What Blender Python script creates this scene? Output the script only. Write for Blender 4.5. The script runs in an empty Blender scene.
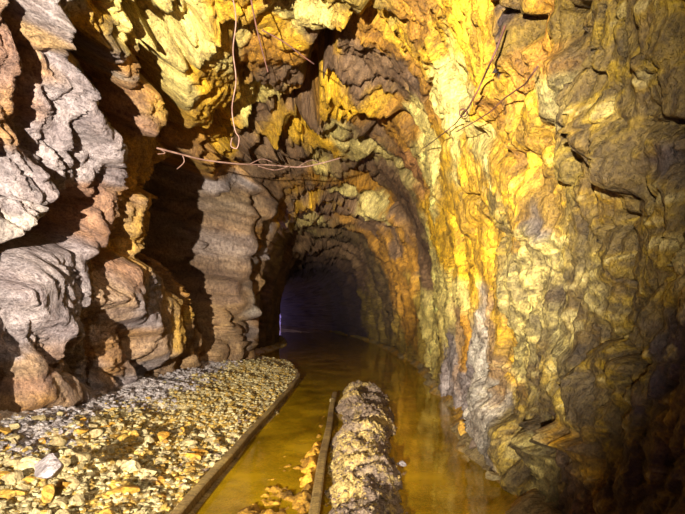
import bpy, math, random
import numpy as np
from mathutils import Vector
random.seed(7)
rng = np.random.RandomState(11)
C = bpy.context.scene.collection
F, CX, HY, CAMZ = 457.0, 342.5, 315.0, 0.9      # focal length in px, centre column, horizon row, eye height

# ------------------------------------------------------------------ noise
def h3(i, j, k, s=0):
    n = (i.astype(np.int64)*73856093) ^ (j.astype(np.int64)*19349663) ^ (k.astype(np.int64)*83492791) ^ (s*2654435761)
    n = (n ^ (n >> 13)) * 1274126177
    n = n ^ (n >> 16)
    n = (n * 69069 + 12345) & 0x7fffffff
    n = (n ^ (n >> 11)) * 40503 & 0x7fffffff
    return (n & 0xffffff)/float(0xffffff)
def vnoise(p, s=0):
    f = np.floor(p); w = p-f; w = w*w*w*(w*(w*6-15)+10)
    i, j, k = f[:, 0], f[:, 1], f[:, 2]
    r = 0
    for a in (0, 1):
        wa = w[:, 0] if a else 1-w[:, 0]
        for b in (0, 1):
            wb = w[:, 1] if b else 1-w[:, 1]
            for c in (0, 1):
                wc = w[:, 2] if c else 1-w[:, 2]
                r = r + wa*wb*wc*h3(i+a, j+b, k+c, s)
    return r*2-1
def fbm(p, o=4, s=0, g=.5):
    r = 0; a = 1
    for q in range(o):
        r = r+a*vnoise(p*(2.03**q)+q*7.3, s+q); a *= g
    return r
def ridged(p, o=4, s=0):
    r = 0; a = 1
    for q in range(o):
        r = r+a*(1-2*np.abs(vnoise(p*(2.1**q)+q*3.1, s+q))); a *= .5
    return r
def facets(p, s=0, slope=.8, jump=.5):
    """broken rock: every cell is a tilted flat face with a height of its own; also returns the gap between cells"""
    f = np.floor(p); best = np.full(len(p), 9e9); sec = best.copy(); val = np.zeros(len(p))
    for a in (-1, 0, 1):
        for b in (-1, 0, 1):
            for c in (-1, 0, 1):
                i, j, k = f[:, 0]+a, f[:, 1]+b, f[:, 2]+c
                q = np.stack([i+h3(i, j, k, s+1), j+h3(i, j, k, s+2), k+h3(i, j, k, s+3)], 1)
                d = p-q; dd = (d*d).sum(1)
                g = np.stack([h3(i, j, k, s+4), h3(i, j, k, s+5), h3(i, j, k, s+6)], 1)*2-1
                v = (d*g).sum(1)*slope+(h3(i, j, k, s+7)*2-1)*jump
                m = dd < best
                sec = np.where(m, best, np.minimum(sec, dd))
                val = np.where(m, v, val); best = np.where(m, dd, best)
    return val, np.sqrt(sec)-np.sqrt(best)
def sstep(a, b, x):
    t = np.clip((x-a)/(b-a), 0, 1); return t*t*(3-2*t)

# ------------------------------------------------------------------ tunnel base
KY = [-6, 0, 1.0, 2.2, 3.2, 4.3, 5.4, 6.3, 7.2, 8.2, 9.5, 11.5, 13.7, 18, 25, 42]
KR = [.8, .85, .84, .92, 1.0, 1.1, 1.2, 1.28, 1.36, 1.36, 1.36, 1.3, 1.22, .75, -.5, -6]
KL = [-1.95, -2.0, -2.0, -2.0, -1.95, -2.05, -2.0, -1.8, -1.50, -1.85, -2.5, -2.1, -1.95, -2.6, -4.2, -10]  # unseen recess behind the jutting rib, added to hide the purple fill
KH = [2.9, 2.9, 2.9, 2.95, 3.05, 3.15, 3.2, 3.2, 3.2, 3.15, 3.1, 3.1, 3.1, 3.0, 2.9, 2.9]
def smooth_interp(y, k):
    r = 0
    for o, w in ((-.35, .25), (0, .5), (.35, .25)): r = r+w*np.interp(y+o, KY, k)
    return r
ys = list(np.linspace(-5.0, .75, 40)); d = .8
while d < 41: ys.append(d); d += .0031*d**1.68
ys = np.array(ys); NS = len(ys)
NT = 880
tt = np.linspace(0, 1, NT)
def base(y, t):
    R, L, H = smooth_interp(y, KR), smooth_interp(y, KL), smooth_interp(y, KH)
    th = t*math.pi; c, s = np.cos(th), np.sin(th); n = 2/2.7
    x = (R+L)/2+(R-L)/2*np.sign(c)*np.abs(c)**n
    z = -.25+(H+.25)*np.abs(s)**n
    return np.stack([x, y, z], -1)
# even spacing round the arch
fine = np.linspace(0, 1, 4000); bp = base(np.full(4000, 3.0), fine)
ln = np.concatenate([[0], np.cumsum(np.linalg.norm(np.diff(bp, axis=0), axis=1))])
tq = np.interp(tt*ln[-1], ln, fine)
Y, T = np.meshgrid(ys, tq, indexing='ij'); Y = Y.ravel(); T = T.ravel()
P = base(Y, T)
e = 1e-3
dt = base(Y, np.clip(T+e, 0, 1))-base(Y, np.clip(T-e, 0, 1)); dy = base(Y+e, T)-base(Y-e, T)
N = np.cross(dt, dy); N /= np.linalg.norm(N, axis=1)[:, None]+1e-9
ctr = np.stack([np.interp(Y, KY, (np.array(KR)+np.array(KL))/2), Y, np.full(len(Y), 1.3)], 1)
sg = np.sign(((ctr-P)*N).sum(1)); N *= sg[:, None]             # points into the tunnel
def project(p):
    q = np.maximum(p[:, 1], .05)
    return CX+F*p[:, 0]/q, HY-F*(p[:, 2]-CAMZ)/q
AC = np.stack([np.log(np.maximum(Y, -.5)+1.2)*1.9, T*6.0], 1)   # wall chart: (run into the hill, way round the arch)
bu, bv = project(P); vis = Y > .7
def chart(px, py, want='near'):
    """the place on the rock wall that a point of the photograph belongs to"""
    dd = (bu-px)**2+(bv-py)**2
    m = vis & (dd < 16)
    if not m.any(): return int(np.argmin(np.where(vis, dd, 9e9)))
    idx = np.where(m)[0]; y0 = Y[idx].min()
    idx = idx[Y[idx] < y0*1.15]
    return int(idx[np.argmin(dd[idx])])
def cpts(pts): return np.array([AC[chart(*p)] for p in pts])
warpA = fbm(P*2.2, 3, 50)*.045; warpB = fbm(P*2.2, 3, 60)*.045
warpA += vnoise(P*9, 65)*.012; warpB += vnoise(P*9, 66)*.012
AW = AC+np.stack([warpA, warpB], 1)
def seg_dist(A, pts):
    best = np.full(len(A), 9e9); par = np.zeros(len(A)); n = len(pts)-1
    for i in range(n):
        a, b = pts[i], pts[i+1]; ab = b-a
        t = np.clip(((A-a)@ab)/(ab@ab+1e-9), 0, 1)
        dd = np.hypot(*(A-(a+t[:, None]*ab)).T)
        m = dd < best; best = np.where(m, dd, best); par = np.where(m, (i+t)/n, par)
    return best, par
def inside(A, pts):
    r = np.zeros(len(A), bool); n = len(pts)
    for i in range(n):
        a, b = pts[i], pts[(i+1) % n]
        c = (a[1] > A[:, 1]) != (b[1] > A[:, 1])
        xx = (b[0]-a[0])*(A[:, 1]-a[1])/(b[1]-a[1]+1e-12)+a[0]
        r ^= c & (A[:, 0] < xx)
    return r

# ------------------------------------------------------------------ rock relief
# bedding dips away from the entrance steeply
dv = np.array([0, .42, -.907]); nv = np.array([0, .907, .42]); xv = np.array([1., 0, 0])
def bed(p, sx, sd, sn): return np.stack([p@xv*sx, p@dv*sd, p@nv*sn], 1)
wp = P+np.stack([fbm(P*1.1, 2, 5), fbm(P*1.1, 2, 15), fbm(P*1.1, 2, 25)], 1)*.12
side = sstep(.35, .62, T)                 # 0 on the right wall, 1 on the left wall
rough = .42+.58*side                      # the right wall is smoother
f1, g1 = facets(bed(wp, 1.5, .85, 2.7), 100, .9, .6)
f2, g2 = facets(bed(wp, 3.8, 1.7, 7.5), 200, .9, .6)
vm = np.clip((1-sstep(.30, .38, T))*sstep(1.6, 2.6, Y)+side*sstep(5.3, 5.9, Y)*sstep(.6, .7, T), 0, 1)
vp = np.stack([wp[:, 0]*4, wp[:, 1]*2.2+wp[:, 2]*.3, wp[:, 2]*1.1], 1)
f2v, g2v = facets(vp, 250, 1.0, .8); f2 = f2*(1-vm)+(.9+.6*side)*f2v*vm; g2 = g2*(1-vm)+g2v*vm
f3, g3 = facets(bed(wp, 9, 4.5, 18), 300, .9, .6)
f4, g4 = facets(bed(wp, 3.2, 1.3, 4.4)+3.3, 350, 1.0, .7)
jv = vm*side
H = (.055*f4*side-.03*np.exp(-(g4/.06)**2)*side)*(1-jv)+.115*f1*(1-.6*jv)*rough*(1+.5*sstep(6,9,Y))+.046*f2*(.3+.7*rough)+.024*f3*(1-.7*jv)
H -= .06*np.exp(-(g1/.07)**2)*rough*(1-.7*jv)+.028*np.exp(-(g2/.09)**2)*rough+.008*np.exp(-(g3/.1)**2)
H += .04*fbm(P*1.3, 3, 31)+.015*ridged(bed(P, 9, 7, 18), 3, 41)*(.5+.5*rough)*(1-.8*jv)+.05*f2v*jv-.05*np.exp(-(g2v/.10)**2)*jv+.004*fbm(P*45, 2, 44)
saw = ((P@np.array([.25, .62, .74]))*1.9+1.3*fbm(P*.8, 3, 70)) % 1.0
ceil = sstep(.3, .42, T)*(1-sstep(.58, .75, T))
H += ceil*(.15*(saw**1.5)-.05)*(1-.5*sstep(6, 8, Y))
# successive roof arches further in
far = sstep(5.2, 6.5, Y)
arcw = fbm(P*.8, 3, 81)*1.5
for yy, a in ((7.4, .16), (9.3, .15), (11.4, .10), (13.6, .15), (16.5, .15), (20, .15)):
    H += far*a*np.exp(-((Y-yy+arcw)/(.28+.02*yy))**2)*(.4+.6*sstep(.1, .35, T))
H *= 1-.65*sstep(7.6, 8.3, Y)*sstep(.6, .75, T)
front = 1-sstep(6.6, 7.4, Y)
bu, bv = project(P+N*H[:, None])
def plate(pts, h, soft=.03, tilt=(0, 0), clean=.0):
    global H
    q = cpts(pts); dd, _ = seg_dist(AW, np.vstack([q, q[:1]]))
    sd = np.where(inside(AW, q), dd, -dd); m = sstep(-soft*.3, soft, sd)
    c = q.mean(0); v = h+(AW[:, 0]-c[0])*tilt[0]+(AW[:, 1]-c[1])*tilt[1]
    H = H*(1-clean*m)+v*m
def line(pts, w, h, taper=True, p=2.0):
    global H
    q = cpts(pts); dd, t = seg_dist(AW, q)
    ww = w*(np.clip(1.25-np.abs(t*2-1)**3, .25, 1) if taper else 1)
    H += h*np.exp(-(dd/ww)**p)*(sstep(0, .12, t)*sstep(0, .12, 1-t)*.7+.3 if taper else 1)
exec('''
# left wall, near: grey diagonal rib and the gully behind it
plate([(28,0),(52,0),(62,60),(84,95),(95,120),(112,170),(100,185),(72,150),(56,110),(46,50)], .22, .045, (0,0), .5)
line([(60,15),(82,60),(104,100),(126,150)], 0.072, -0.48, p=3)
plate([(0,0),(16,0),(22,60),(14,110),(0,140)], .12, .05, (0,0), .25)
line([(22,0),(30,70),(36,110),(28,150)], .045, -.20)
plate([(78,26),(118,34),(132,60),(128,92),(112,88),(92,58)], .12, .04, (0,0), .25)
plate([(128,62),(152,66),(156,100),(150,135),(132,130),(124,100)], .12, .04, (0,0), .25)
line([(134,30),(152,60),(166,110),(165,150)], 0.065, -0.48, p=3)
line([(36,190),(64,210),(30,255),(0,290)], 0.078, -0.35, p=3)
plate([(0,150),(30,150),(42,180),(26,225),(0,250)], .12, .05, (0,0), .25)
plate([(62,205),(85,200),(92,230),(78,262),(52,245)], .14, .04, (0,0), .25)
plate([(36,240),(60,246),(66,290),(60,350),(20,330),(0,300),(20,270)], .14, .06, (0,.1), .45)
plate([(92,180),(112,172),(118,200),(108,232),(90,232)], .12, .04)
plate([(115,190),(140,186),(136,215),(124,258),(116,232)], .16, .03, (0,0), .25)
# the dark hollow in the left wall
plate([(165,150),(205,165),(222,190),(236,240),(230,300),(206,345),(182,320),(168,280),(148,262),(136,225),(150,200)], -1.15, .08)
line([(132,224),(150,222),(162,214)], .022, .22)
plate([(100,262),(122,250),(142,262),(160,300),(168,350),(150,372),(120,345),(100,310)], .30, .07, (0,.12), .4)
plate([(158,282),(176,280),(192,320),(196,365),(182,378),(168,330)], .16, .05)
line([(140,262),(160,300),(168,340)], .02, -.08)
line([(70,300),(92,350),(102,395)], .03, -.16)
line([(108,330),(128,365),(146,390)], .025, -.12)
line([(52,300),(76,350),(84,385)], .025, -.10)
plate([(176,252),(190,258),(192,290),(180,284)], .28, .03)
plate([(0,340),(60,352),(96,402),(60,420),(0,410)], .13, .06, (0,.1), .75)
# rib of rock at the mouth of the inner passage
plate([(226,205),(262,190),(285,215),(282,262),(272,348),(236,350),(224,300),(232,250)], .10, .05)
line([(262,205),(250,270),(246,345)], .03, -.28, p=3)
line([(276,215),(268,280),(262,345)], .022, -.2)
line([(240,215),(226,280),(232,345)], .026, -.26)
line([(212,190),(216,240),(208,300),(216,345)], .024, -.24)
plate([(248,255),(264,255),(266,280),(254,286)], .08, .01, (0,0), .5)
line([(222,185),(236,215),(228,260)], .025, -.16)
# roof, near
plate([(172,36),(205,12),(232,22),(232,76),(214,100),(196,126),(172,128),(166,90)], .16, .04, (0,0), .4)
plate([(196,128),(232,92),(250,96),(240,114),(212,128)], .10, .03)
line([(172,134),(212,124),(246,108)], 0.039, -0.32)
plate([(192,136),(232,136),(246,144),(226,154),(196,150)], .16, .03)
line([(130,0),(160,20),(175,26)], 0.091, -0.38)
line([(345,8),(330,40),(316,66),(296,88),(272,112)], 0.049, -0.48, p=3)
plate([(232,0),(335,0),(322,34),(300,62),(262,66),(236,40)], .08, .04, (0,0), .5)
plate([(318,74),(350,70),(376,80),(402,92),(396,104),(345,94),(316,96)], .14, .03)
plate([(254,134),(278,112),(305,100),(350,102),(380,112),(374,120),(330,116),(296,118),(270,136)], .20, .03)
line([(255,142),(285,130),(315,122),(340,122)], .035, -.26)
plate([(310,124),(345,122),(378,138),(376,150),(350,156),(330,142)], .17, .02, (0,0), .5)
line([(205,160),(250,158),(300,150),(330,150)], .03, -.16)
line([(425,62),(434,80),(424,100)], .02, -.10)
line([(362,100),(400,112),(416,128),(424,150)], .03, -.20)
line([(380,160),(410,180),(424,205),(428,240),(430,300)], .03, -.16)
plate([(286,212),(330,190),(344,200),(318,214),(288,228)], .14, .03)
plate([(350,192),(402,216),(404,232),(362,222)], .10, .02)
# right wall
plate([(492,0),(536,0),(540,22),(532,34),(516,32),(500,22)], -.26, .06)
plate([(562,0),(584,0),(578,26),(566,34),(560,20)], -.26, .06)
plate([(645,120),(680,122),(682,138),(652,134)], -.14, .03)
line([(505,35),(485,100),(470,140)], .05, .05)
plate([(560,36),(584,36),(566,90),(544,140),(516,138),(536,88)], .06, .03, (0,0), .4)
plate([(455,130),(500,140),(560,180),(545,225),(520,235),(480,235),(440,200),(438,165)], .07, .06, (0,0), .5)
line([(462,176),(490,200),(520,228)], .012, -.07)
line([(560,210),(530,260),(505,330)], .07, .07)
line([(600,60),(615,130),(640,190)], .05, .10)
line([(618,300),(626,340),(628,370)], .014, -.12)
line([(598,214),(632,218)], .010, -.06)
plate([(532,440),(590,436),(600,450),(560,456),(534,452)], .16, .03)
plate([(530,454),(546,452),(556,470),(540,482)], .14, .03)
line([(500,330),(512,380),(516,420)], .02, -.05)
line([(470,330),(462,360),(472,400)], .03, -.06)
plate([(462,395),(500,380),(522,430),(540,500),(500,514),(485,440)], .10, .06)
plate([(540,330),(600,330),(620,400),(600,440),(545,430)], .05, .06)
''')
# mouth of a small drain hole at the foot of the left wall
bu, bv = project(P+N*H[:, None]); q = AC[chart(17, 400)]; H -= .6*np.exp(-(np.hypot(AC[:, 0]-q[0], (AC[:, 1]-q[1]))/.085)**4)
H = np.clip(H, -1.3, .5)
endfade = np.ones(len(Y))
PD = P+N*(H*endfade)[:, None]

bu, bv = project(PD)
# ------------------------------------------------------------------ mineral colours of the rock
PAL = dict(Y=(240, 184, 30), O=(200, 142, 38), R=(176, 122, 62), C=(252, 224, 122), G=(168, 152, 142), D=(136, 104, 68), P=(222, 198, 112),
           V=(142, 112, 8), L=(188, 156, 58), T=(184, 144, 88), S=(122, 98, 42), K=(84, 68, 60), M=(205, 190, 165))
def lin(c): return tuple(((v/255)/12.92 if v/255 <= .04045 else ((v/255+.055)/1.055)**2.4) for v in c)
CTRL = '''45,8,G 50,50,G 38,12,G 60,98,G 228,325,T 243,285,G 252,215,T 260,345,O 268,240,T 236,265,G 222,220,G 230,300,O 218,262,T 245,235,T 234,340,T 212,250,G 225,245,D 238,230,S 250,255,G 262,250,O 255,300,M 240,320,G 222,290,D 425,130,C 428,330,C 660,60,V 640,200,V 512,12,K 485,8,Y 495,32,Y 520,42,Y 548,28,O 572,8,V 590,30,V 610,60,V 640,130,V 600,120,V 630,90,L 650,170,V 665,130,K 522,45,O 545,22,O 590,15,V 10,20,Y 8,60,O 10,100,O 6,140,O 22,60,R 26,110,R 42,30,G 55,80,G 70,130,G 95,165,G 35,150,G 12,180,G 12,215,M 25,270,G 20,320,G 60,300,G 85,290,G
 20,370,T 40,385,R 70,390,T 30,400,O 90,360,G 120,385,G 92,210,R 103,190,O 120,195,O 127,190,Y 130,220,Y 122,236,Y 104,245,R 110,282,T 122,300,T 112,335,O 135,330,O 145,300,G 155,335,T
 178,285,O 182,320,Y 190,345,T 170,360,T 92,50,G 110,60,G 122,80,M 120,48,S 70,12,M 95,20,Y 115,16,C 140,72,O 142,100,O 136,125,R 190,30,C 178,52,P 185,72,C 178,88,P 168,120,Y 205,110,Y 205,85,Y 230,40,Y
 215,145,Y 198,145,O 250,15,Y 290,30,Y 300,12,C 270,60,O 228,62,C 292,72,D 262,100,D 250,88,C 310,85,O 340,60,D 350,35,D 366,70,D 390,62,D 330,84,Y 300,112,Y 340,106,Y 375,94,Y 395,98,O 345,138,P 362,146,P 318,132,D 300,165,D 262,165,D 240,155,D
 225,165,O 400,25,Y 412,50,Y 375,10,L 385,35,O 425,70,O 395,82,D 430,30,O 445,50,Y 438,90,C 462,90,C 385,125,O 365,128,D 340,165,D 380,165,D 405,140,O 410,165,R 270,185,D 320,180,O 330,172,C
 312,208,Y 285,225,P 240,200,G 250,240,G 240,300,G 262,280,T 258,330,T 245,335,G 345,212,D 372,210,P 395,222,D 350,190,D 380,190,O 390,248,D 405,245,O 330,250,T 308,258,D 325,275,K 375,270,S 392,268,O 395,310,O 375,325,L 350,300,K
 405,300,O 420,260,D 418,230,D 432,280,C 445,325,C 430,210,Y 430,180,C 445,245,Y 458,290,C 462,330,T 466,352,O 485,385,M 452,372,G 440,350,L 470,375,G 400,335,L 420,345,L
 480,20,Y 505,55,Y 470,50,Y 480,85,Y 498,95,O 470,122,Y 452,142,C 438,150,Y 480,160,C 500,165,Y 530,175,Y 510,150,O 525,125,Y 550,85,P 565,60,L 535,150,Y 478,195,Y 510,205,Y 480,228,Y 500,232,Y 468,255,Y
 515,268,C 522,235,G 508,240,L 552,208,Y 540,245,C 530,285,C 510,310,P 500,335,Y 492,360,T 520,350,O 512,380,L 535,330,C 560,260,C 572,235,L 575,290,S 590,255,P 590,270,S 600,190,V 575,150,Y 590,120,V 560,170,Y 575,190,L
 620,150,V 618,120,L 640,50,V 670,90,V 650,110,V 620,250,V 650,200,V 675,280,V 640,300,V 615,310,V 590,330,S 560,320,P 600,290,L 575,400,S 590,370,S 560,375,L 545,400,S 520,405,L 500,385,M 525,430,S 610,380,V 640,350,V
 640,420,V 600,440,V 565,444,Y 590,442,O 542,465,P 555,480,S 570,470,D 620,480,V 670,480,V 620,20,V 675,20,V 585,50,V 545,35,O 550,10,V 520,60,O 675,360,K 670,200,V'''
cc = []
for it in CTRL.split():
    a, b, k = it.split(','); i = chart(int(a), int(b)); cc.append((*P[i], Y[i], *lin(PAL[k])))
cc = np.array(cc)
W3 = P+np.stack([fbm(P*3, 4, 91, .6), fbm(P*3, 4, 92, .6), fbm(P*3, 4, 93, .6)], 1)*(.13-.055*side)[:, None]+np.stack([fbm(P*1.3, 3, 94, .6), fbm(P*1.3, 3, 95, .6), fbm(P*1.3, 3, 96, .6)], 1)*(.10+.75*sstep(5, 10, Y))[:, None]
acc = np.zeros((len(P), 3)); wsum = np.zeros(len(P)); 
dmin = np.full(len(P), 9e9)
def cdist(r): return (((W3-r[:3])**2).sum(1))/(r[3]**2)*36
for r in cc: dmin = np.minimum(dmin, cdist(r))
for r in cc:
    w = np.exp(-(cdist(r)-dmin)/(.22*(dmin+.06))); acc += w[:, None]*r[4:7]; wsum += w
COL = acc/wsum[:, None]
# iron staining in the deeper joints of the bedding and rubbed pale on some ribs
st = sstep(.25, .75, fbm(bed(P, 5, 4, 12)*(1-jv)[:, None]+vp*1.6*jv[:, None], 4, 120, .6)*.5+.5)
vein = sstep(.55, .9, ridged(bed(P, 4, 2.2, 9), 3, 130))
GRY = np.array(lin((118, 98, 74)))
COL = COL*(1-.30*st[:, None]*(side[:, None]*.6+.4))+GRY*.12*st[:, None]
COL = COL*(1-.35*vein[:, None])+np.array(lin((70, 40, 22)))*.35*vein[:, None]
gs = (sstep(.66, .74, T)*(.34-.24*sstep(4.6, 5.4, Y)))[:, None]; COL = COL*(1-gs)+np.array(lin((132, 116, 120)))*gs  # left wall greyer, with purple shade mixed into its colour
# iron streaks run down the right wall; its foot is speckled schist
strk = fbm(vp*np.array([2.2, 2.2, .8]), 4, 160, .65)
COL = COL*(1+(.42*np.clip(strk, -.9, .6)*vm)[:, None])
spk = ridged(P*np.array([13, 9, 17])+fbm(P*6, 2, 172)[:, None]*.8, 3, 170)
lowr = ((1-sstep(.12, .22, T+.04*fbm(P*3, 3, 175)))*(1-sstep(2.4, 3.4, Y)))*.8
COL = COL*(1-(lowr*sstep(.15, .7, spk)*.75)[:, None])+np.array(lin((74, 60, 44)))*(lowr*sstep(.15, .7, spk)*.75)[:, None]
COL = COL+(np.array(lin((206, 186, 120)))-COL)*(lowr*sstep(-.1, -.55, spk)*.55)[:, None]
H2 = spk*.008*lowr; PD -= N*H2[:, None]
# inner passage: colour turns darker and duller further in
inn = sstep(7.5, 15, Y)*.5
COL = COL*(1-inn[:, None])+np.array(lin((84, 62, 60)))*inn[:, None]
COL = np.clip(COL*(1+.22*fbm(P*14, 3, 140))[:, None], 0, 1)

# ------------------------------------------------------------------ materials
def nt(name):
    m = bpy.data.materials.new(name); m.use_nodes = True; t = m.node_tree; b = t.nodes['Principled BSDF']; return m, t, b
def nd(t, kind, **kw):
    n = t.nodes.new(kind)
    for k, v in kw.items():
        if k in n.inputs: n.inputs[k].default_value = v
        else: setattr(n, k, v)
    return n
def noise(t, scale, detail=6, rough=.6, vec=None):
    n = nd(t, 'ShaderNodeTexNoise', Scale=scale, Detail=detail, Roughness=rough)
    if vec is not None: t.links.new(vec, n.inputs['Vector'])
    return n
def ramp(t, src, stops):
    r = t.nodes.new('ShaderNodeValToRGB'); e = r.color_ramp.elements
    while len(e) < len(stops): e.new(.5)
    for q, (p, c) in zip(e, stops): q.position = p; q.color = (*c, 1)
    t.links.new(src, r.inputs[0]); return r
def mixc(t, mode, fac, a, b):
    n = nd(t, 'ShaderNodeMix', data_type='RGBA', blend_type=mode)
    if isinstance(fac, (int, float)): n.inputs[0].default_value = fac
    else: t.links.new(fac, n.inputs[0])
    for s, v in ((n.inputs[6], a), (n.inputs[7], b)):
        if isinstance(v, tuple): s.default_value = (*v, 1)
        else: t.links.new(v, s)
    return n.outputs[2]
def bump(t, b, srcs):
    prev = None
    for s, st_, dist in srcs:
        bp_ = nd(t, 'ShaderNodeBump', Strength=st_, Distance=dist); t.links.new(s, bp_.inputs['Height'])
        if prev: t.links.new(prev.outputs[0], bp_.inputs['Normal'])
        prev = bp_
    t.links.new(prev.outputs[0], b.inputs['Normal'])
def rock_mat(name, attr=True, base_stops=None, rough=.62, spec=.45, bs=1.0):
    m, t, b = nt(name)
    g = nd(t, 'ShaderNodeNewGeometry').outputs['Position']
    mp = nd(t, 'ShaderNodeMapping'); mp.inputs['Rotation'].default_value = (math.radians(65), 0, 0); m2_ = nd(t, 'ShaderNodeMapping'); m2_.inputs['Scale'].default_value = (1, .6, 2.2)
    t.links.new(g, mp.inputs['Vector']); t.links.new(mp.outputs[0], m2_.inputs['Vector']); v = m2_.outputs[0]
    n1 = noise(t, 7, 8, .65, v); n2 = noise(t, 30, 6, .65, v); n3 = noise(t, 90, 4, .6, g)
    if attr:
        a = nd(t, 'ShaderNodeAttribute', attribute_name='mineral').outputs['Color']
    else:
        a = ramp(t, noise(t, 5, 5, .6, g).outputs[0], base_stops).outputs[0]
    c = mixc(t, 'MULTIPLY', .75, a, ramp(t, n2.outputs[0], [(.34, (.34, .28, .26)), (.50, (.95, .93, .9)), (.66, (1.3, 1.3, 1.3))]).outputs[0])
    c = mixc(t, 'MULTIPLY', .55, c, ramp(t, n1.outputs[0], [(.34, (.45, .36, .30)), (.47, (1, 1, 1)), (.62, (1.16, 1.12, 1.02))]).outputs[0])
    c = mixc(t, 'MULTIPLY', .7, c, ramp(t, n3.outputs[0], [(.35, (.45, .42, .42)), (.55, (1, 1, 1)), (.7, (1.3, 1.3, 1.3))]).outputs[0])
    t.links.new(c, b.inputs['Base Color'])
    b.inputs['Roughness'].default_value = rough; b.inputs['Specular IOR Level'].default_value = spec
    vo = nd(t, 'ShaderNodeTexVoronoi', Scale=16, feature='DISTANCE_TO_EDGE'); 
    mx = nd(t, 'ShaderNodeVectorMath', operation='ADD'); t.links.new(v, mx.inputs[0]); 
    sc = nd(t, 'ShaderNodeVectorMath', operation='SCALE', Scale=.12); t.links.new(n2.outputs['Color'], sc.inputs[0]); t.links.new(sc.outputs[0], mx.inputs[1])
    t.links.new(mx.outputs[0], vo.inputs['Vector'])
    cr = ramp(t, vo.outputs[0], [(0, (0, 0, 0)), (.10, (1, 1, 1))])
    bump(t, b, [(cr.outputs[0], .45*bs, .010), (n2.outputs[0], .65*bs, .03), (n3.outputs[0], .8*bs, .010)])
    return m
M_ROCK = rock_mat('stained_rock')
M_FLOOR = rock_mat('ochre_gravel_bed', rough=.7, spec=.3)
def stone_mat(name, c1, c2): return rock_mat(name, False, [(.35, lin(c1)), (.65, lin(c2))], .6, .4, .7)
M_PALE = stone_mat('pale_yellow_stone', (150, 128, 80), (196, 176, 126))
M_GREY = stone_mat('lavender_grey_stone', (128, 116, 112), (186, 172, 166))
M_OCHRE = stone_mat('ochre_stone', (190, 130, 30), (206, 166, 72))
M_DARK = stone_mat('dark_brown_stone', (92, 74, 62), (140, 118, 96))
M_RAIL = stone_mat('rusty_muddy_steel', (112, 86, 50), (168, 140, 78))
m, t, b = nt('rusty_wire'); c = ramp(t, noise(t, 60).outputs[0], [(.3, lin((60, 34, 26))), (.7, lin((120, 72, 52)))]); t.links.new(c.outputs[0], b.inputs['Base Color']); b.inputs['Roughness'].default_value = .7; M_WIRE = m
m, t, b = nt('pale_root'); c = ramp(t, noise(t, 60).outputs[0], [(.3, lin((112, 78, 66))), (.7, lin((176, 136, 112)))]); t.links.new(c.outputs[0], b.inputs['Base Color']); b.inputs['Roughness'].default_value = .7; M_ROOT = m
# amber mine water: clear film that tints what lies under it and mirrors the walls
m, t, b = nt('amber_water'); t.nodes.remove(b)
tr = nd(t, 'ShaderNodeBsdfTransparent'); tr.inputs[0].default_value = (*lin((250, 228, 130)), 1)
gl = nd(t, 'ShaderNodeBsdfGlossy', Roughness=.04); gl.inputs[0].default_value = (1, .93, .75, 1)
fr = nd(t, 'ShaderNodeFresnel', IOR=1.5)
nn = noise(t, 9, 3, .5, nd(t, 'ShaderNodeNewGeometry').outputs['Position']); bp_ = nd(t, 'ShaderNodeBump', Strength=.06, Distance=.02)
t.links.new(nn.outputs[0], bp_.inputs['Height']); t.links.new(bp_.outputs[0], gl.inputs['Normal']); t.links.new(bp_.outputs[0], fr.inputs['Normal'])
df = nd(t, 'ShaderNodeBsdfDiffuse'); df.inputs[0].default_value = (*lin((220, 172, 26)), 1)
mu_ = nd(t, 'ShaderNodeMixShader'); t.links.new(ramp(t, noise(t, 2.2, 5, .6, nd(t, 'ShaderNodeNewGeometry').outputs['Position']).outputs[0], [(.35, (.2, .2, .2)), (.65, (.6, .6, .6))]).outputs[0], mu_.inputs[0]); t.links.new(tr.outputs[0], mu_.inputs[1]); t.links.new(df.outputs[0], mu_.inputs[2])
mx = nd(t, 'ShaderNodeMixShader'); t.links.new(fr.outputs[0], mx.inputs[0]); t.links.new(mu_.outputs[0], mx.inputs[1]); t.links.new(gl.outputs[0], mx.inputs[2])
t.links.new(mx.outputs[0], t.nodes['Material Output'].inputs[0]); M_WATER = m

# ------------------------------------------------------------------ mesh helpers
def mesh_from(name, V, Fc, mat, cols=None, smooth=True, parent=None):
    me = bpy.data.meshes.new(name); V = np.asarray(V, np.float32); Fc = np.asarray(Fc, np.int32); k = Fc.shape[1]
    me.vertices.add(len(V)); me.vertices.foreach_set('co', V.ravel())
    me.loops.add(Fc.size); me.loops.foreach_set('vertex_index', Fc.ravel())
    me.polygons.add(len(Fc)); me.polygons.foreach_set('loop_start', np.arange(0, Fc.size, k, dtype=np.int32)); me.polygons.foreach_set('loop_total', np.full(len(Fc), k, np.int32))
    me.polygons.foreach_set('use_smooth', np.full(len(Fc), smooth, bool))
    me.update(calc_edges=True); me.validate()
    if cols is not None:
        at = me.color_attributes.new('mineral', 'FLOAT_COLOR', 'POINT')
        at.data.foreach_set('color', np.hstack([cols, np.ones((len(cols), 1))]).astype(np.float32).ravel())
    me.materials.append(mat); o = bpy.data.objects.new(name, me); C.objects.link(o)
    if parent: o.parent = parent
    return o
def tag(o, label=None, cat=None, group=None, kind=None):
    for k, v in (('label', label), ('category', cat), ('group', group), ('kind', kind)):
        if v: o[k] = v
    return o
def grid_faces(n, m):
    i = np.arange((n-1)*m).reshape(n-1, m)[:, :-1].ravel(); return np.stack([i, i+1, i+m+1, i+m], 1)
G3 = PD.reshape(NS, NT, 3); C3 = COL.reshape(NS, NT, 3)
a0 = int(NT*.36); a1 = int(NT*.64)
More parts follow.
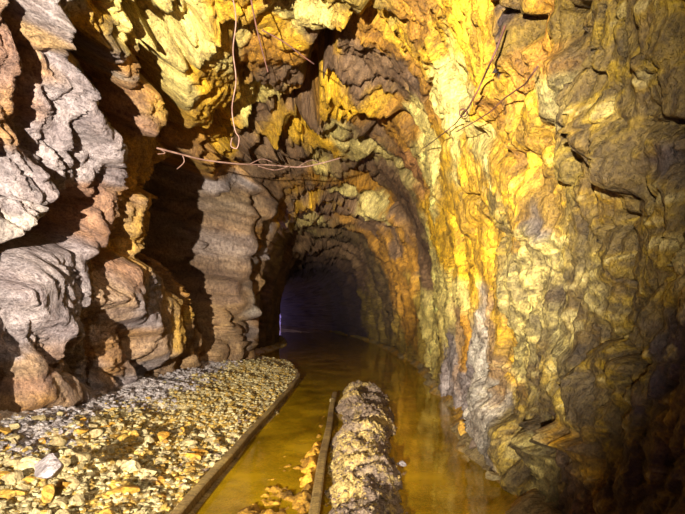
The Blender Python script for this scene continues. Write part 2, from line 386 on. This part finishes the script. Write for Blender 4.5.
for nm, lo, hi, lb in (('wall_right', 0, a0, 'ochre and cream stained rock wall on the right of the tunnel'), ('ceiling', a0, a1, 'broken yellow and brown rock roof of the tunnel'),
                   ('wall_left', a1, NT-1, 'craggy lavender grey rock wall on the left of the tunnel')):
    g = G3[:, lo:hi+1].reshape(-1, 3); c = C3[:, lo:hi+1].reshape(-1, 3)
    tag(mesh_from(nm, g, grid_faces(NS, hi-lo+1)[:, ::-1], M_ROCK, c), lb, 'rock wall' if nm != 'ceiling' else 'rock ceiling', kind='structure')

# ------------------------------------------------------------------ floor
def railx(y): return np.interp(y, [-1, 1.95, 3.2, 4.6, 6.2, 7.2, 9, 11], [-.74, -.70, -.675, -.62, -.60, -.70, -1.05, -1.7])
def floor_z(x, y, fine=True):
    p = np.stack([x, y, np.zeros_like(x)], 1)
    r = railx(y); L = smooth_interp(y, KL); d = r-x
    hb = np.interp(y, [0, 2.8, 4, 7, 12, 20], [.28, .235, .235, .17, .10, .02])
    u = np.clip(d/np.maximum(r-L, .3), 0, 1.6)
    bank = .035+hb*(u**1.15)+.03*fbm(p*2.5, 3, 401)*np.clip(u*4, 0, 1)
    bed_ = -.085+.02*fbm(p*4, 3, 410)
    # orange silt banked against the middle rail
    silt = np.exp(-((x+.35)/.23)**2)*sstep(3.9, 2.2, y)*.085+np.exp(-((x+.17)/.06)**2)*sstep(5.0, 4.0, y)*.08
    bed_ = bed_+silt*(1+.25*fbm(p*6, 3, 415)+.22*fbm(p*22, 3, 417))
    R = smooth_interp(y, KR)
    bed_ = bed_+.16*sstep(.28, .0, R-x+.08*fbm(p*3, 3, 419))
    farb = sstep(8.0, 10.0, y+.5*fbm(p*2, 2, 421))
    bank = bank*(1-farb)+farb*(bed_+.12*sstep(.3, .0, x-L-.15)+.03)
    z = np.where(d > 0, bank, bed_)
    if fine:
        f, g = facets(p*np.array([15, 15, 15]), 430, .8, .6); f2_, g2_ = facets(p*60, 440, .8, .6)
        k = np.where(d > 0, 1, .35)
        z = z+k*((.024*f+.009*f2_)*1.0-.008*np.exp(-(g/.12)**2))+k*.004*fbm(p*50, 2, 450)
    return z
fy = []; d = .6
while d < 26: fy.append(d); d += .0042*d**1.6
fx = np.linspace(-2.6, 1.7, 560); FX, FY = np.meshgrid(fx, np.array(fy), indexing='xy'); FXr, FYr = FX.ravel(), FY.ravel()
xs = FXr+np.interp(FYr, [0, 13, 18, 25, 42], [0, 0, -.6, -2.2, -8])
FZ = floor_z(xs, FYr)
fp = np.stack([xs, FYr, FZ], 1); dd = railx(FYr)-xs
cg, cp, co, cr_ = (np.array(lin(c)) for c in ((196, 182, 174), (224, 202, 142), (208, 168, 78), (206, 150, 44)))
gm = sstep(.8, 1.1, dd+.18*fbm(fp*2.2, 4, 500, .6))*sstep(1.6, 2.9, FYr+.5*fbm(fp*1.8, 3, 505))
om = sstep(.05, .5, fbm(fp*2.6, 4, 510, .6)+.15)*(1-gm)
fc = cp+(co-cp)*om[:, None]; fc = fc*(1-gm[:, None])+cg*gm[:, None]
wet = (dd < 0)[:, None]; shore = sstep(.45, .15, smooth_interp(FYr, KR)-xs)[:, None]; bm_ = sstep(-.2, .4, fbm(fp*4, 4, 530, .6))[:, None]
wc = cr_*(1+.45*fbm(fp*4, 4, 520, .6))[:, None]; sh = np.array(lin((150, 128, 84)))*(1-bm_)+np.array(lin((186, 140, 52)))*bm_
fc = np.where(wet, wc*(1-shore)+sh*shore, fc)
tag(mesh_from('floor', fp, grid_faces(len(fy), 560), M_FLOOR, np.clip(fc*np.where(dd > 0, 1.15, 1)[:, None], 0, 1)), 'gravelly tunnel floor rising as a bank to the left wall', 'ground', kind='structure')
wv = [(-2.8, .3, 0), (1.8, .3, 0), (1.8, 14, 0), (-2.8, 14, 0), (-12, 42, 0), (0, 42, 0)]
tag(mesh_from('water', np.array(wv), np.array([[0, 1, 2, 3], [3, 2, 5, 4]]), M_WATER), 'shallow amber water flooding the tunnel floor and mirroring the walls', 'water', kind='structure')

# ------------------------------------------------------------------ gravel mound between the channels
my = np.arange(.7, 5.75, .012); mu = np.linspace(-1, 1, 110); MU, MY = np.meshgrid(mu, my, indexing='xy'); MU, MY = MU.ravel(), MY.ravel()
def mound(MU, MY, det=True):
    xl = np.interp(MY, [.7, 2, 4.3, 5.7], [-.13, -.12, -.09, 0]); xr = np.interp(MY, [.7, 2, 3.3, 4.8, 5.7], [.32, .35, .43, .56, .48])
    x = (xl+xr)/2+(xr-xl)/2*MU*(1.14+.24*fbm(np.stack([MY*1.6, np.sign(MU)*3*(MU > 0), MY*0], 1), 4, 600, .6)*(MU > 0))
    p = np.stack([x, MY, MU*0], 1)
    prof = np.clip(1-np.abs(MU)**2.2, 0, 1)
    end = sstep(5.75, 5.3, MY)
    z = -.11+(.22+.075*fbm(p*3.2, 4, 610, .6))*prof*end
    if det:
        f, g = facets(p*26, 620, .8, .6); f2_, g2_ = facets(p*60, 640, .8, .6); z = z+(.016*f+.007*f2_+.006*fbm(p*50, 2, 630))
    return x, z
MX, MZ = mound(MU, MY); mp_ = np.stack([MX, MY, MZ], 1)
mm = sstep(-.1, .5, fbm(mp_*5, 4, 650, .6))[:, None]
mc = np.array(lin((138, 116, 94)))*(1-mm)+np.array(lin((196, 166, 98)))*mm
tag(mesh_from('gravel_mound', mp_, grid_faces(len(my), 110), M_FLOOR, mc), 'long narrow brown gravel mound rising between the two water channels', 'gravel mound')

# ------------------------------------------------------------------ rails
def sweep(name, prof, path, mat):
    V = []; n = len(prof)
    for (x, y, z) in path:
        for (a, c) in prof: V.append((x+a, y, z+c))
    Fq = [[i*n+j, i*n+(j+1) % n, (i+1)*n+(j+1) % n, (i+1)*n+j] for i in range(len(path)-1) for j in range(n)]
    V += [tuple(np.mean(V[:n], axis=0)), tuple(np.mean(V[-n:], axis=0))]
    o = mesh_from(name, V, Fq, mat, smooth=False); 
    import bmesh
    bm = bmesh.new(); bm.from_mesh(o.data); bm.verts.ensure_lookup_table(); k = (len(path)-1)*n
    for v in list(bm.verts)[-2:]: bm.verts.remove(v)
    bm.verts.ensure_lookup_table()
    for s in (0, k): bm.faces.new([bm.verts[s+j] for j in range(n)])
    bmesh.ops.recalc_face_normals(bm, faces=bm.faces); bm.to_mesh(o.data); bm.free(); return o
RP = [(-.034, 0), (.034, 0), (.034, .008), (.008, .018), (.008, .05), (.022, .058), (.024, .074), (.016, .080), (-.016, .080), (-.024, .074), (-.022, .058), (-.008, .05), (-.008, .018), (-.034, .008)]
pth = [(float(railx(y))+.004*math.sin(y*5.1), y, -.01+.004*math.sin(y*3.3)) for y in np.arange(.8, 6.6, .08)]
tag(sweep('rail', RP, pth, M_RAIL), 'long mud-caked rail edging the stony bank on the left', 'rail')
pth = [(-.125+.012*(y-2)+.004*math.sin(y*4), y, -.02-.006*(y-2)) for y in np.arange(.8, 5.2, .08)]
tag(sweep('rail', RP, pth, M_RAIL), 'half-buried rail along the left side of the gravel mound', 'rail')

# ------------------------------------------------------------------ stones
import bmesh
def stone_mesh(seed):
    r = random.Random(seed); bm = bmesh.new(); bmesh.ops.create_icosphere(bm, subdivisions=3, radius=1)
    pl = [(Vector([r.gauss(0, 1) for _ in range(3)]).normalized(), r.uniform(.36, .68)) for _ in range(15)]
    sc = (r.uniform(.8, 1.2), r.uniform(.6, .95), r.uniform(.42, .7))
    for v in bm.verts:
        for n, d_ in pl:
            k = v.co.dot(n)
            if k > d_: v.co -= n*(k-d_)
        v.co = Vector((v.co.x*sc[0], v.co.y*sc[1], v.co.z*sc[2]))*(1+.03*math.sin(v.co.x*9+seed)*math.cos(v.co.y*8))
    me = bpy.data.meshes.new('stone'); bm.to_mesh(me); bm.free()
    return me
KIT = {}
for mt in (M_PALE, M_GREY, M_OCHRE, M_DARK):
    KIT[mt.name] = []
    for k in range(6):
        me = stone_mesh(k*13+len(KIT)*101); me.materials.append(mt); KIT[mt.name].append(me)
fz1 = lambda x, y: float(floor_z(np.array([x]), np.array([y]))[0])
def put(mt, x, y, s, label, group=None, z=None, name='stone', sink=.25, rot=None):
    me = random.choice(KIT[mt.name]); o = bpy.data.objects.new(name, me); C.objects.link(o)
    o.scale = (s, s, s); o.rotation_euler = rot or (random.uniform(-.35, .35), random.uniform(-.35, .35), random.uniform(0, 6.28))
    o.location = (x, y, (fz1(x, y) if z is None else z)+s*sink); return tag(o, label, 'stone', group)
def gp(px, py, z): Yd = F*(CAMZ-z)/(py-HY); return (px-CX)/F*Yd, Yd
# stones that stand out
single = [(M_PALE, 275, 413, 0.0, .055, 'pale yellow stone alone in the water just right of the left rail'),
 (M_GREY, 48, 472, .26, .095, 'largest pale grey rounded stone in the foreground rubble at lower left'),
 (M_PALE, 15, 427, .30, .05, 'yellowish stone against the foot of the left wall at the far left of the rubble'),
 (M_PALE, 333, 401, 0.02, .05, 'pale block at the far end of the half-buried middle rail'),
 (M_GREY, 402, 465, 0.02, .05, 'flat pale stone sticking out of the right side of the mound into water'),
 (M_OCHRE, 464, 434, .03, .10, 'broad ochre slab in the water at the foot of the right wall'),
 (M_DARK, 474, 452, .02, .09, 'dark wet slab in the water at the foot of the right wall'),
 (M_PALE, 492, 478, .03, .06, 'small pale stone near the lowest part of the right waterline')]
for mt, px, py, z, s, lb in single:
    x, y = gp(px, py, z); put(mt, x, y, s, lb, z=max(z, fz1(x, y)), sink=.15)
rows = [('big', 26), ('pale', 130), ('grey', 80), ('edge', 60)]
lab = {'big': 'large blocky tan or ochre stone among the rubble at the lower left', 'pale': 'angular pale yellow stone in the foreground rubble of the left bank', 'grey': 'small lavender grey stone in the scree under the left wall',
       'edge': 'dark brown stone on the bank close beside the left rail'}
grp = {'big': 'large blocks in the lower left rubble', 'pale': 'yellow rubble of the left bank', 'grey': 'grey scree under the left wall', 'edge': 'dark stones beside the left rail'}
for kind, n in rows:
    c_ = 0
    while c_ < n:
        if kind == 'big': y = random.uniform(1.9, 2.9); d = random.uniform(.25, 1.3); s = random.uniform(.05, .085); mt = random.choice((M_PALE, M_PALE, M_OCHRE))
        elif kind == 'pale': y = random.uniform(1.75, 3.2); d = random.uniform(.12, 1.25); s = random.uniform(.022, .05)*random.choice((1, 1, 1.3, 1.6)); mt = random.choice((M_PALE, M_PALE, M_OCHRE))
        elif kind == 'grey': y = random.uniform(2.5, 6); d = random.uniform(.85, 1.3); s = random.uniform(.018, .04); mt = M_GREY
        else: y = random.uniform(2.1, 4.6); d = random.uniform(.07, .24); s = random.uniform(.016, .032); mt = M_DARK
        x = float(railx(y))-d
        if x < smooth_interp(y, KL)+.12 or x < -.78*y: continue
        put(mt, x, y, s, lab[kind], grp[kind]); c_ += 1
# fine gravel: one uncountable mass
def gravel(name, pts, mat_name, label=None, parent=None):
    V = []; Fc = []; base_v = 0
    protos = []
    for k in range(5):
        bm = bmesh.new(); bmesh.ops.create_icosphere(bm, subdivisions=1, radius=1); r = random.Random(k+900)
        vv = np.array([[v.co.x*r.uniform(.7, 1.15), v.co.y*r.uniform(.6, 1.1), v.co.z*r.uniform(.4, .8)] for v in bm.verts]); ff = np.array([[v.index for v in f.verts] for f in bm.faces]); bm.free(); protos.append((vv, ff))
    cols = []
    for (x, y, z, s, c) in pts:
        vv, ff = random.choice(protos); a = random.uniform(0, 6.28); b_ = random.uniform(-.6, .6)
        Rz = np.array([[math.cos(a), -math.sin(a), 0], [math.sin(a), math.cos(a), 0], [0, 0, 1]]); Rx = np.array([[1, 0, 0], [0, math.cos(b_), -math.sin(b_)], [0, math.sin(b_), math.cos(b_)]])
        V.append((vv*s)@Rx.T@Rz.T+np.array([x, y, z])); Fc.append(ff+base_v); base_v += len(vv); cols.append(np.tile(c, (len(vv), 1)))
    o = mesh_from(name, np.vstack(V), np.vstack(Fc), M_FLOOR, np.vstack(cols), smooth=False, parent=parent)
    return tag(o, label, 'gravel' if parent is None else None, kind='stuff')
n = 19000; gy = 1.6*(9.2/1.6)**rng.rand(n); gd = .05+1.35*rng.rand(n); gx = railx(gy)-gd
ok = gx > smooth_interp(gy, KL)+.05; gx, gy, gd = gx[ok], gy[ok], gd[ok]; gz = floor_z(gx, gy)
q = np.stack([gx, gy, gz], 1); gmk = sstep(.8, 1.1, gd+.18*fbm(q*2.2, 4, 500, .6))*sstep(1.6, 2.9, gy+.5*fbm(q*1.8, 3, 505))
pts = []
for i in range(len(gx)):
    c = cg*random.uniform(.6, .95) if random.random() < gmk[i] else (cp if random.random() < .65 else co)*random.uniform(.5, .9)
    s = random.uniform(.006, .023)*(1.0 if gy[i] < 4 else 1.2); pts.append((gx[i], gy[i], gz[i]+s*.3, s, c))
gravel('gravel', pts, '', 'fine yellow and grey gravel spread over the left bank')
u = rng.rand(3500)*1.7-.85; yy = .9*(5.5/.9)**rng.rand(3500); mx_, mz_ = mound(u, yy)
pts = [(mx_[i], yy[i], mz_[i]+.002, random.uniform(.004, .012), (np.array(lin((140, 116, 96))) if random.random() < .6 else np.array(lin((180, 150, 88))))*random.uniform(.5, 1.2)) for i in range(3500)]
mound_o = bpy.data.objects['gravel_mound']
gravel('loose_gravel', pts, '', None, mound_o)

# ------------------------------------------------------------------ wires and roots
def tube(name, pts, r, mat, label=None, cat=None, parent=None, group=None):
    cu = bpy.data.curves.new(name, 'CURVE'); cu.dimensions = '3D'; cu.bevel_depth = r; cu.bevel_resolution = 2
    sp = cu.splines.new('POLY'); 
    P_ = np.array(pts, float); out = []
    n_ = len(P_)
    for i in range(n_-1):
        p0, p1, p2, p3 = P_[max(i-1, 0)], P_[i], P_[i+1], P_[min(i+2, n_-1)]
        for k in range(6):
            t_ = k/6; out.append(.5*((2*p1)+(-p0+p2)*t_+(2*p0-5*p1+4*p2-p3)*t_**2+(-p0+3*p1-3*p2+p3)*t_**3))
    out.append(P_[-1]); sp.points.add(len(out)-1)
    for i, p in enumerate(out): sp.points[i].co = (*p, 1); sp.points[i].radius = 1-.25*i/len(out)
    tmp = bpy.data.objects.new(name, cu); C.objects.link(tmp); dg = bpy.context.evaluated_depsgraph_get(); me = bpy.data.meshes.new_from_object(tmp.evaluated_get(dg))
    bpy.data.objects.remove(tmp); me.name = name
    if not me.materials: me.materials.append(mat)
    else: me.materials[0] = mat
    o = bpy.data.objects.new(name, me); C.objects.link(o)
    if parent: o.parent = parent
    return tag(o, label, cat, group)
def W(px, py, y): return ((px-CX)/F*y, y, CAMZ+(HY-py)/F*y)
def onwall(px, py, off=.025):
    dd_ = (pu-px)**2+(pv-py)**2; m_ = vis & (dd_ < 20); idx = np.where(m_)[0]
    i = idx[np.argmin(Y[idx])]; return W(px, py, PD[i, 1]-off)
pu, pv = project(PD)
def wallpath(pts, off=.055):
    q = []
    for (a, b_), (c_, d_) in zip(pts[:-1], pts[1:]):
        for k in range(3): q.append((a+(c_-a)*k/3, b_+(d_-b_)*k/3))
    q.append(pts[-1]); dep = np.array([onwall(x, y, 0)[1] for x, y in q]); dm = np.array([dep[max(0, i-1):i+2].min() for i in range(len(q))])
    dm = np.convolve(np.pad(dm, 1, 'edge'), [.25, .5, .25], 'valid')
    return [W(x, y, d_-off) for (x, y), d_ in zip(q, dm)]
rt = tube('hanging_root', [W(157, 148, 3.5), W(180, 154, 3.65), W(205, 160, 3.85), W(240, 164, 4.1), W(270, 165, 4.4), W(300, 167, 4.5), W(322, 163, 4.5), W(340, 158, 4.55)], .0075, M_ROOT,
          'pale thin root stretched level across the dark hollow and roof', 'root')
for p in ([(182, 154), (184, 162), (177, 169)], [(250, 164), (262, 159), (272, 162)], [(298, 167), (312, 160), (326, 166)], [(160, 149), (165, 153), (158, 154)], [(258, 166), (275, 170), (290, 166)]):
    tube('rootlet', [W(a, b_, 3.5+(a-157)*.0072) for a, b_ in p], .0045, M_ROOT, parent=rt)
tube('hanging_root', [W(232, -6, 2.85), W(236, 20, 2.86), W(233, 50, 2.88), W(236, 80, 2.9), W(232, 108, 2.92), W(235, 130, 2.94), W(239, 138, 2.95), W(237, 148, 2.95), W(231, 146, 2.95), W(232, 138, 2.95)], .004, M_ROOT,
     'thin root hanging straight down from the roof with a knotted loop at its tip', 'root')
tube('hanging_root', [W(250, -6, 2.7), W(256, 25, 2.75), W(262, 50, 2.8), W(268, 72, 2.85)], .005, M_WIRE, 'short dark root hanging beside the longer looped root', 'root')
tube('hanging_root', [W(262, 30, 2.8), W(284, 42, 2.85), W(300, 54, 2.9), W(314, 64, 2.95)], .0045, M_WIRE, 'thin dark root slanting down to the right across the yellow roof', 'root')
tube('wire', wallpath([(505, 26), (497, 48), (488, 68), (478, 90), (468, 108), (455, 124), (440, 136), (424, 148)]), .0042, M_WIRE,
     'dark rusty wire dropping from the hole in the upper right wall', 'wire')
tube('wire', wallpath([(538, 66), (525, 84), (505, 98), (490, 112), (474, 122), (456, 132)]), .003, M_WIRE,
     'thinner brown wire clinging to the yellow right wall beside the longer dark one', 'wire')
a = np.array(onwall(463, 113, .05)); lp = [tuple(a+np.array([.022*math.cos(k), 0, .022*math.sin(k)])) for k in np.linspace(0, 6.5, 9)]
tube('wire_ring', lp, .0045, M_WIRE, 'small wire ring hooked midway along the dark rusty wire', 'ring')

# ------------------------------------------------------------------ light and camera
def spot(name, loc, aim, power, size, blend, col, rad):
    l = bpy.data.lights.new(name, 'SPOT'); l.energy = power; l.spot_size = math.radians(size); l.spot_blend = blend; l.color = col; l.shadow_soft_size = rad
    o = bpy.data.objects.new(name, l); C.objects.link(o); o.location = loc; o.rotation_euler = (Vector(aim)-Vector(loc)).to_track_quat('-Z', 'Y').to_euler(); return o
spot('work_lamp', (-.95, -1.5, .9), (-.42, 4.2, 1.7), 3000, 62, .8, (1, .97, .9), .025)
spot('floor_fill', (-.35, -.2, 1.9), (-.7, 3.3, 0), 140, 62, .8, (1, .97, .9), .05)  # added fill from above the camera, brightens the floor and bank
def glow(loc, power, col):
    l = bpy.data.lights.new('haze_fill', 'POINT'); l.energy = power; l.color = col; l.shadow_soft_size = .1
    o = bpy.data.objects.new('haze_fill', l); C.objects.link(o); o.location = loc
glow((-2.0, 9.4, 1.5), 9, (.62, .48, 1))  # added purple fill out of sight, stands in for haze in the passage
spot('far_arch_fill', (-1.1, -1.1, 1.0), (.5, 11, 1.9), 7000, 20, .9, (1, .97, .9), .03)  # added narrow fill that brightens the far arches
w = bpy.data.worlds.new('purple_ambient'); w.use_nodes = True; w.node_tree.nodes['Background'].inputs[0].default_value = (.5, .36, 1, 1); w.node_tree.nodes['Background'].inputs[1].default_value = .42  # purple ambient fill added to tint the shadows, not a sky
bpy.context.scene.world = w
cam = bpy.data.cameras.new('camera'); co_ = bpy.data.objects.new('camera', cam); C.objects.link(co_); co_.location = (0, 0, CAMZ); co_.rotation_euler = (math.pi/2, 0, 0)
cam.sensor_fit = 'HORIZONTAL'; cam.sensor_width = 36; cam.lens = 36*F/685; cam.shift_y = (HY-257)/685; cam.clip_start = .02
S = bpy.context.scene; S.camera = co_
S.view_settings.view_transform = 'Standard'; S.view_settings.look = 'None'; S.view_settings.gamma = 1; S.view_settings.exposure = .38; S.view_settings.use_curve_mapping = False
